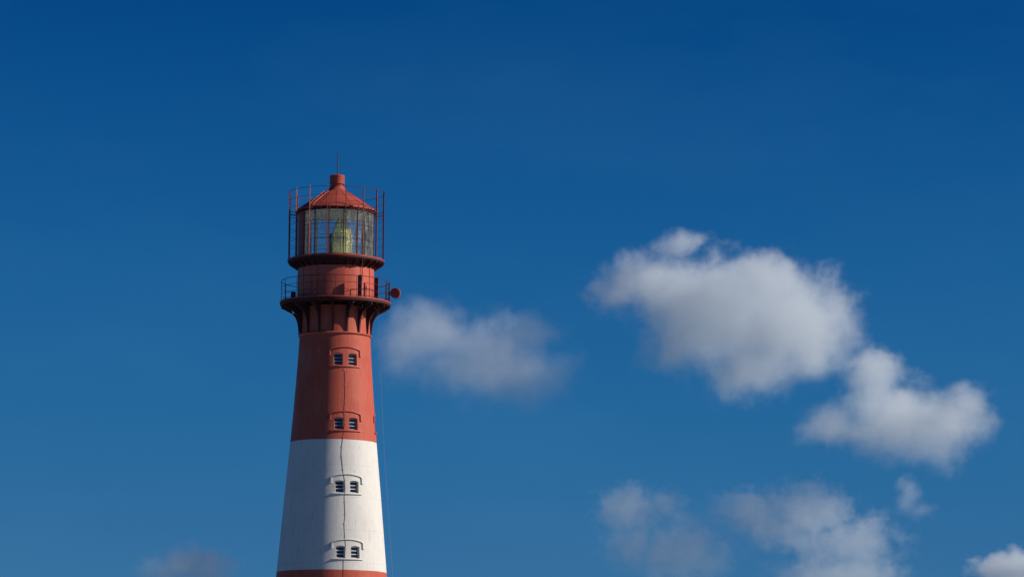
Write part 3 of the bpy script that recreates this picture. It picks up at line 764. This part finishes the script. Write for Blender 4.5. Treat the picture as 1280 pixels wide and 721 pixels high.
# ---------------------------------------------------------------- clouds: real volumes about 3 km away
CD = 3000.0; CS = CD/FPX
def cloud(label, puffs, dens, seed, dist=CD, erode=1.3, scale=1.0, depth=1.7):
    """puffs: (column, row, half width, half height, strength) in photograph pixels"""
    cs = dist/FPX
    c0 = unproj(sum(p[0] for p in puffs)/len(puffs), sum(p[1] for p in puffs)/len(puffs), dist)
    rnd = random.Random(seed)
    P = []
    for px, py, rx, ry, w in puffs:
        c = unproj(px, py, dist)-c0
        rx *= cs; ry *= cs; rd = (rx+ry)/2*depth
        c.y += rnd.uniform(-0.35, 0.35)*rd
        P.append((c, rx, rd, ry, w))
    bm = bmesh.new()
    for c, rx, rd, ry, w in P:
        k = w+0.32
        bmesh.ops.create_icosphere(bm, subdivisions=3, radius=1.0, matrix=Matrix.Translation(c) @ Matrix.Diagonal((rx*k, rd*k, ry*k, 1)))
    me = bpy.data.meshes.new('cloud'); bm.to_mesh(me); bm.free()
    o = bpy.data.objects.new('cloud', me); COL.objects.link(o); o.location = c0
    md = o.modifiers.new('r', 'REMESH'); md.mode = 'VOXEL'; md.voxel_size = 3.0*cs/0.667
    bpy.context.view_layer.update()
    dg = bpy.context.evaluated_depsgraph_get(); nm = bpy.data.meshes.new_from_object(o.evaluated_get(dg)); o.modifiers.clear(); o.data = nm; bpy.data.meshes.remove(me)
    mt = bpy.data.materials.new('cloud_vapour'); mt.use_nodes = True; nt = mt.node_tree; L = nt.links.new
    nt.nodes.remove(nt.nodes['Principled BSDF'])
    tc = N(nt, 'ShaderNodeTexCoord')
    f0 = 1/(42*CS)*scale
    wn = N(nt, 'ShaderNodeTexNoise'); wn.inputs['Scale'].default_value = f0*0.8; wn.inputs['Detail'].default_value = 4
    off = N(nt, 'ShaderNodeVectorMath', operation='ADD'); off.inputs[1].default_value = (seed*371.0, seed*113.0, seed*57.0)
    sq = N(nt, 'ShaderNodeMapping'); sq.inputs['Scale'].default_value = (1, 0.42, 1)      # wind-drawn structure
    L(tc.outputs['Object'], sq.inputs[0]); L(sq.outputs[0], off.inputs[0]); L(off.outputs[0], wn.inputs['Vector'])
    sb = N(nt, 'ShaderNodeVectorMath', operation='SUBTRACT'); sb.inputs[1].default_value = (0.5, 0.5, 0.5); L(wn.outputs['Color'], sb.inputs[0])
    sc = N(nt, 'ShaderNodeVectorMath', operation='SCALE'); sc.inputs['Scale'].default_value = 46*CS; L(sb.outputs[0], sc.inputs[0])
    wp = N(nt, 'ShaderNodeVectorMath', operation='ADD'); L(tc.outputs['Object'], wp.inputs[0]); L(sc.outputs[0], wp.inputs[1])
    cur = None
    for c, rx, rd, ry, w in P:
        a = N(nt, 'ShaderNodeVectorMath', operation='SUBTRACT'); L(wp.outputs[0], a.inputs[0]); a.inputs[1].default_value = c
        b = N(nt, 'ShaderNodeVectorMath', operation='MULTIPLY'); L(a.outputs[0], b.inputs[0]); b.inputs[1].default_value = (1/rx, 1/rd, 1/ry)
        l = N(nt, 'ShaderNodeVectorMath', operation='LENGTH'); L(b.outputs[0], l.inputs[0])
        g = mth(nt, 'SUBTRACT', w, l.outputs['Value'])
        cur = g if cur is None else mth(nt, 'SMOOTH_MAX', cur, g, 0.15)
    dn = N(nt, 'ShaderNodeTexNoise'); dn.inputs['Scale'].default_value = f0*1.3; dn.inputs['Detail'].default_value = 8; dn.inputs['Roughness'].default_value = 0.70
    L(off.outputs[0], dn.inputs['Vector'])
    e = mth(nt, 'ADD', cur, mth(nt, 'MULTIPLY', mth(nt, 'SUBTRACT', dn.outputs[0], 0.5), erode))
    hn = N(nt, 'ShaderNodeTexNoise'); hn.inputs['Scale'].default_value = f0*0.6; hn.inputs['Detail'].default_value = 2; L(off.outputs[0], hn.inputs['Vector'])
    e = mth(nt, 'ADD', e, mth(nt, 'MULTIPLY', mth(nt, 'SUBTRACT', hn.outputs[0], 0.5), 0.7))
    sxyz = N(nt, 'ShaderNodeSeparateXYZ'); L(tc.outputs['Object'], sxyz.inputs[0])
    top = max(c.z+ry for c, rx, rd, ry, w in P); bot_ = min(c.z-ry for c, rx, rd, ry, w in P)
    hz = N(nt, 'ShaderNodeMapRange'); L(sxyz.outputs[2], hz.inputs[0])          # crisp tops, soft fading bases
    hz.inputs[1].default_value = bot_+(top-bot_)*0.15; hz.inputs[2].default_value = bot_+(top-bot_)*0.8; hz.inputs[3].default_value = 1.15; hz.inputs[4].default_value = 0.55
    e = mth(nt, 'DIVIDE', e, hz.outputs[0])
    mr = N(nt, 'ShaderNodeMapRange', interpolation_type='SMOOTHSTEP'); L(e, mr.inputs[0])
    mr.inputs[1].default_value = 0.0; mr.inputs[2].default_value = 1.0; mr.inputs[3].default_value = 0; mr.inputs[4].default_value = dens*0.8
    pv = N(nt, 'ShaderNodeVolumePrincipled'); pv.inputs['Color'].default_value = (0.90, 0.958, 1.0, 1); pv.inputs['Anisotropy'].default_value = 0.0
    L(mr.outputs[0], pv.inputs['Density'])
    L(pv.outputs[0], nt.nodes['Material Output'].inputs['Volume'])
    nm.materials.clear(); nm.materials.append(mt)
    tag(o, label, 'cloud', 'clouds in the blue sky')
    return o
cloud('largest white cloud, a broad puffy bank right of centre in the sky',
      [(984, 412, 92, 80, 1.05), (905, 388, 100, 80, 1.03), (850, 362, 78, 62, 0.93), (800, 350, 66, 50, 0.79), (850, 305, 60, 32, 0.82), (768, 372, 55, 44, 0.74), (940, 458, 98, 56, 0.90), (865, 432, 90, 60, 0.74), (1008, 444, 68, 56, 0.95), (960, 362, 74, 46, 0.97)], 0.034, 1)
cloud('thin grey cloud just right of the lighthouse tower',
      [(535, 418, 88, 58, 0.92), (600, 447, 115, 66, 0.95), (655, 474, 92, 48, 0.92), (666, 418, 60, 36, 0.9), (498, 436, 55, 60, 0.82)], 0.0098, 2, erode=1.1)
cloud('white cloud with a tall knob on its left, low at the right of the sky',
      [(1095, 470, 42, 46, 0.97), (1120, 524, 90, 60, 0.98), (1075, 545, 66, 36, 0.85), (1180, 530, 74, 54, 1.03), (1045, 530, 82, 42, 0.80), (1205, 505, 42, 36, 0.9), (1085, 502, 46, 46, 0.86)], 0.032, 3)
cloud('broken pale cloud cut by the lower frame edge, below the white cloud bank',
      [(1005, 642, 80, 44, 0.93), (938, 642, 60, 36, 1.0), (985, 662, 60, 42, 1.0), (1060, 684, 84, 50, 0.93), (1045, 726, 92, 30, 1.2)], 0.0135, 4, scale=1.7, erode=1.9)
cloud('small torn cloud at the lower edge, left of the broken pale cloud',
      [(790, 638, 58, 40, 0.97), (825, 627, 40, 28, 0.9), (850, 692, 86, 52, 1.0), (800, 675, 62, 52, 0.88)], 0.0115, 5, scale=1.7, erode=1.9)
cloud('tiny upright cloud tuft under the knobbed cloud', [(1139, 622, 28, 34, 0.90), (1152, 642, 34, 24, 0.82)], 0.015, 6, scale=1.6)
cloud('bright little cloud in the lower right corner', [(1240, 708, 40, 19, 1.0), (1278, 716, 58, 27, 1.1)], 0.06, 7, scale=1.6)
cloud('faint small cloud at the lower edge left of the tower', [(215, 712, 55, 38, 0.9), (255, 712, 60, 38, 1.05)], 0.020, 8, scale=1.4)
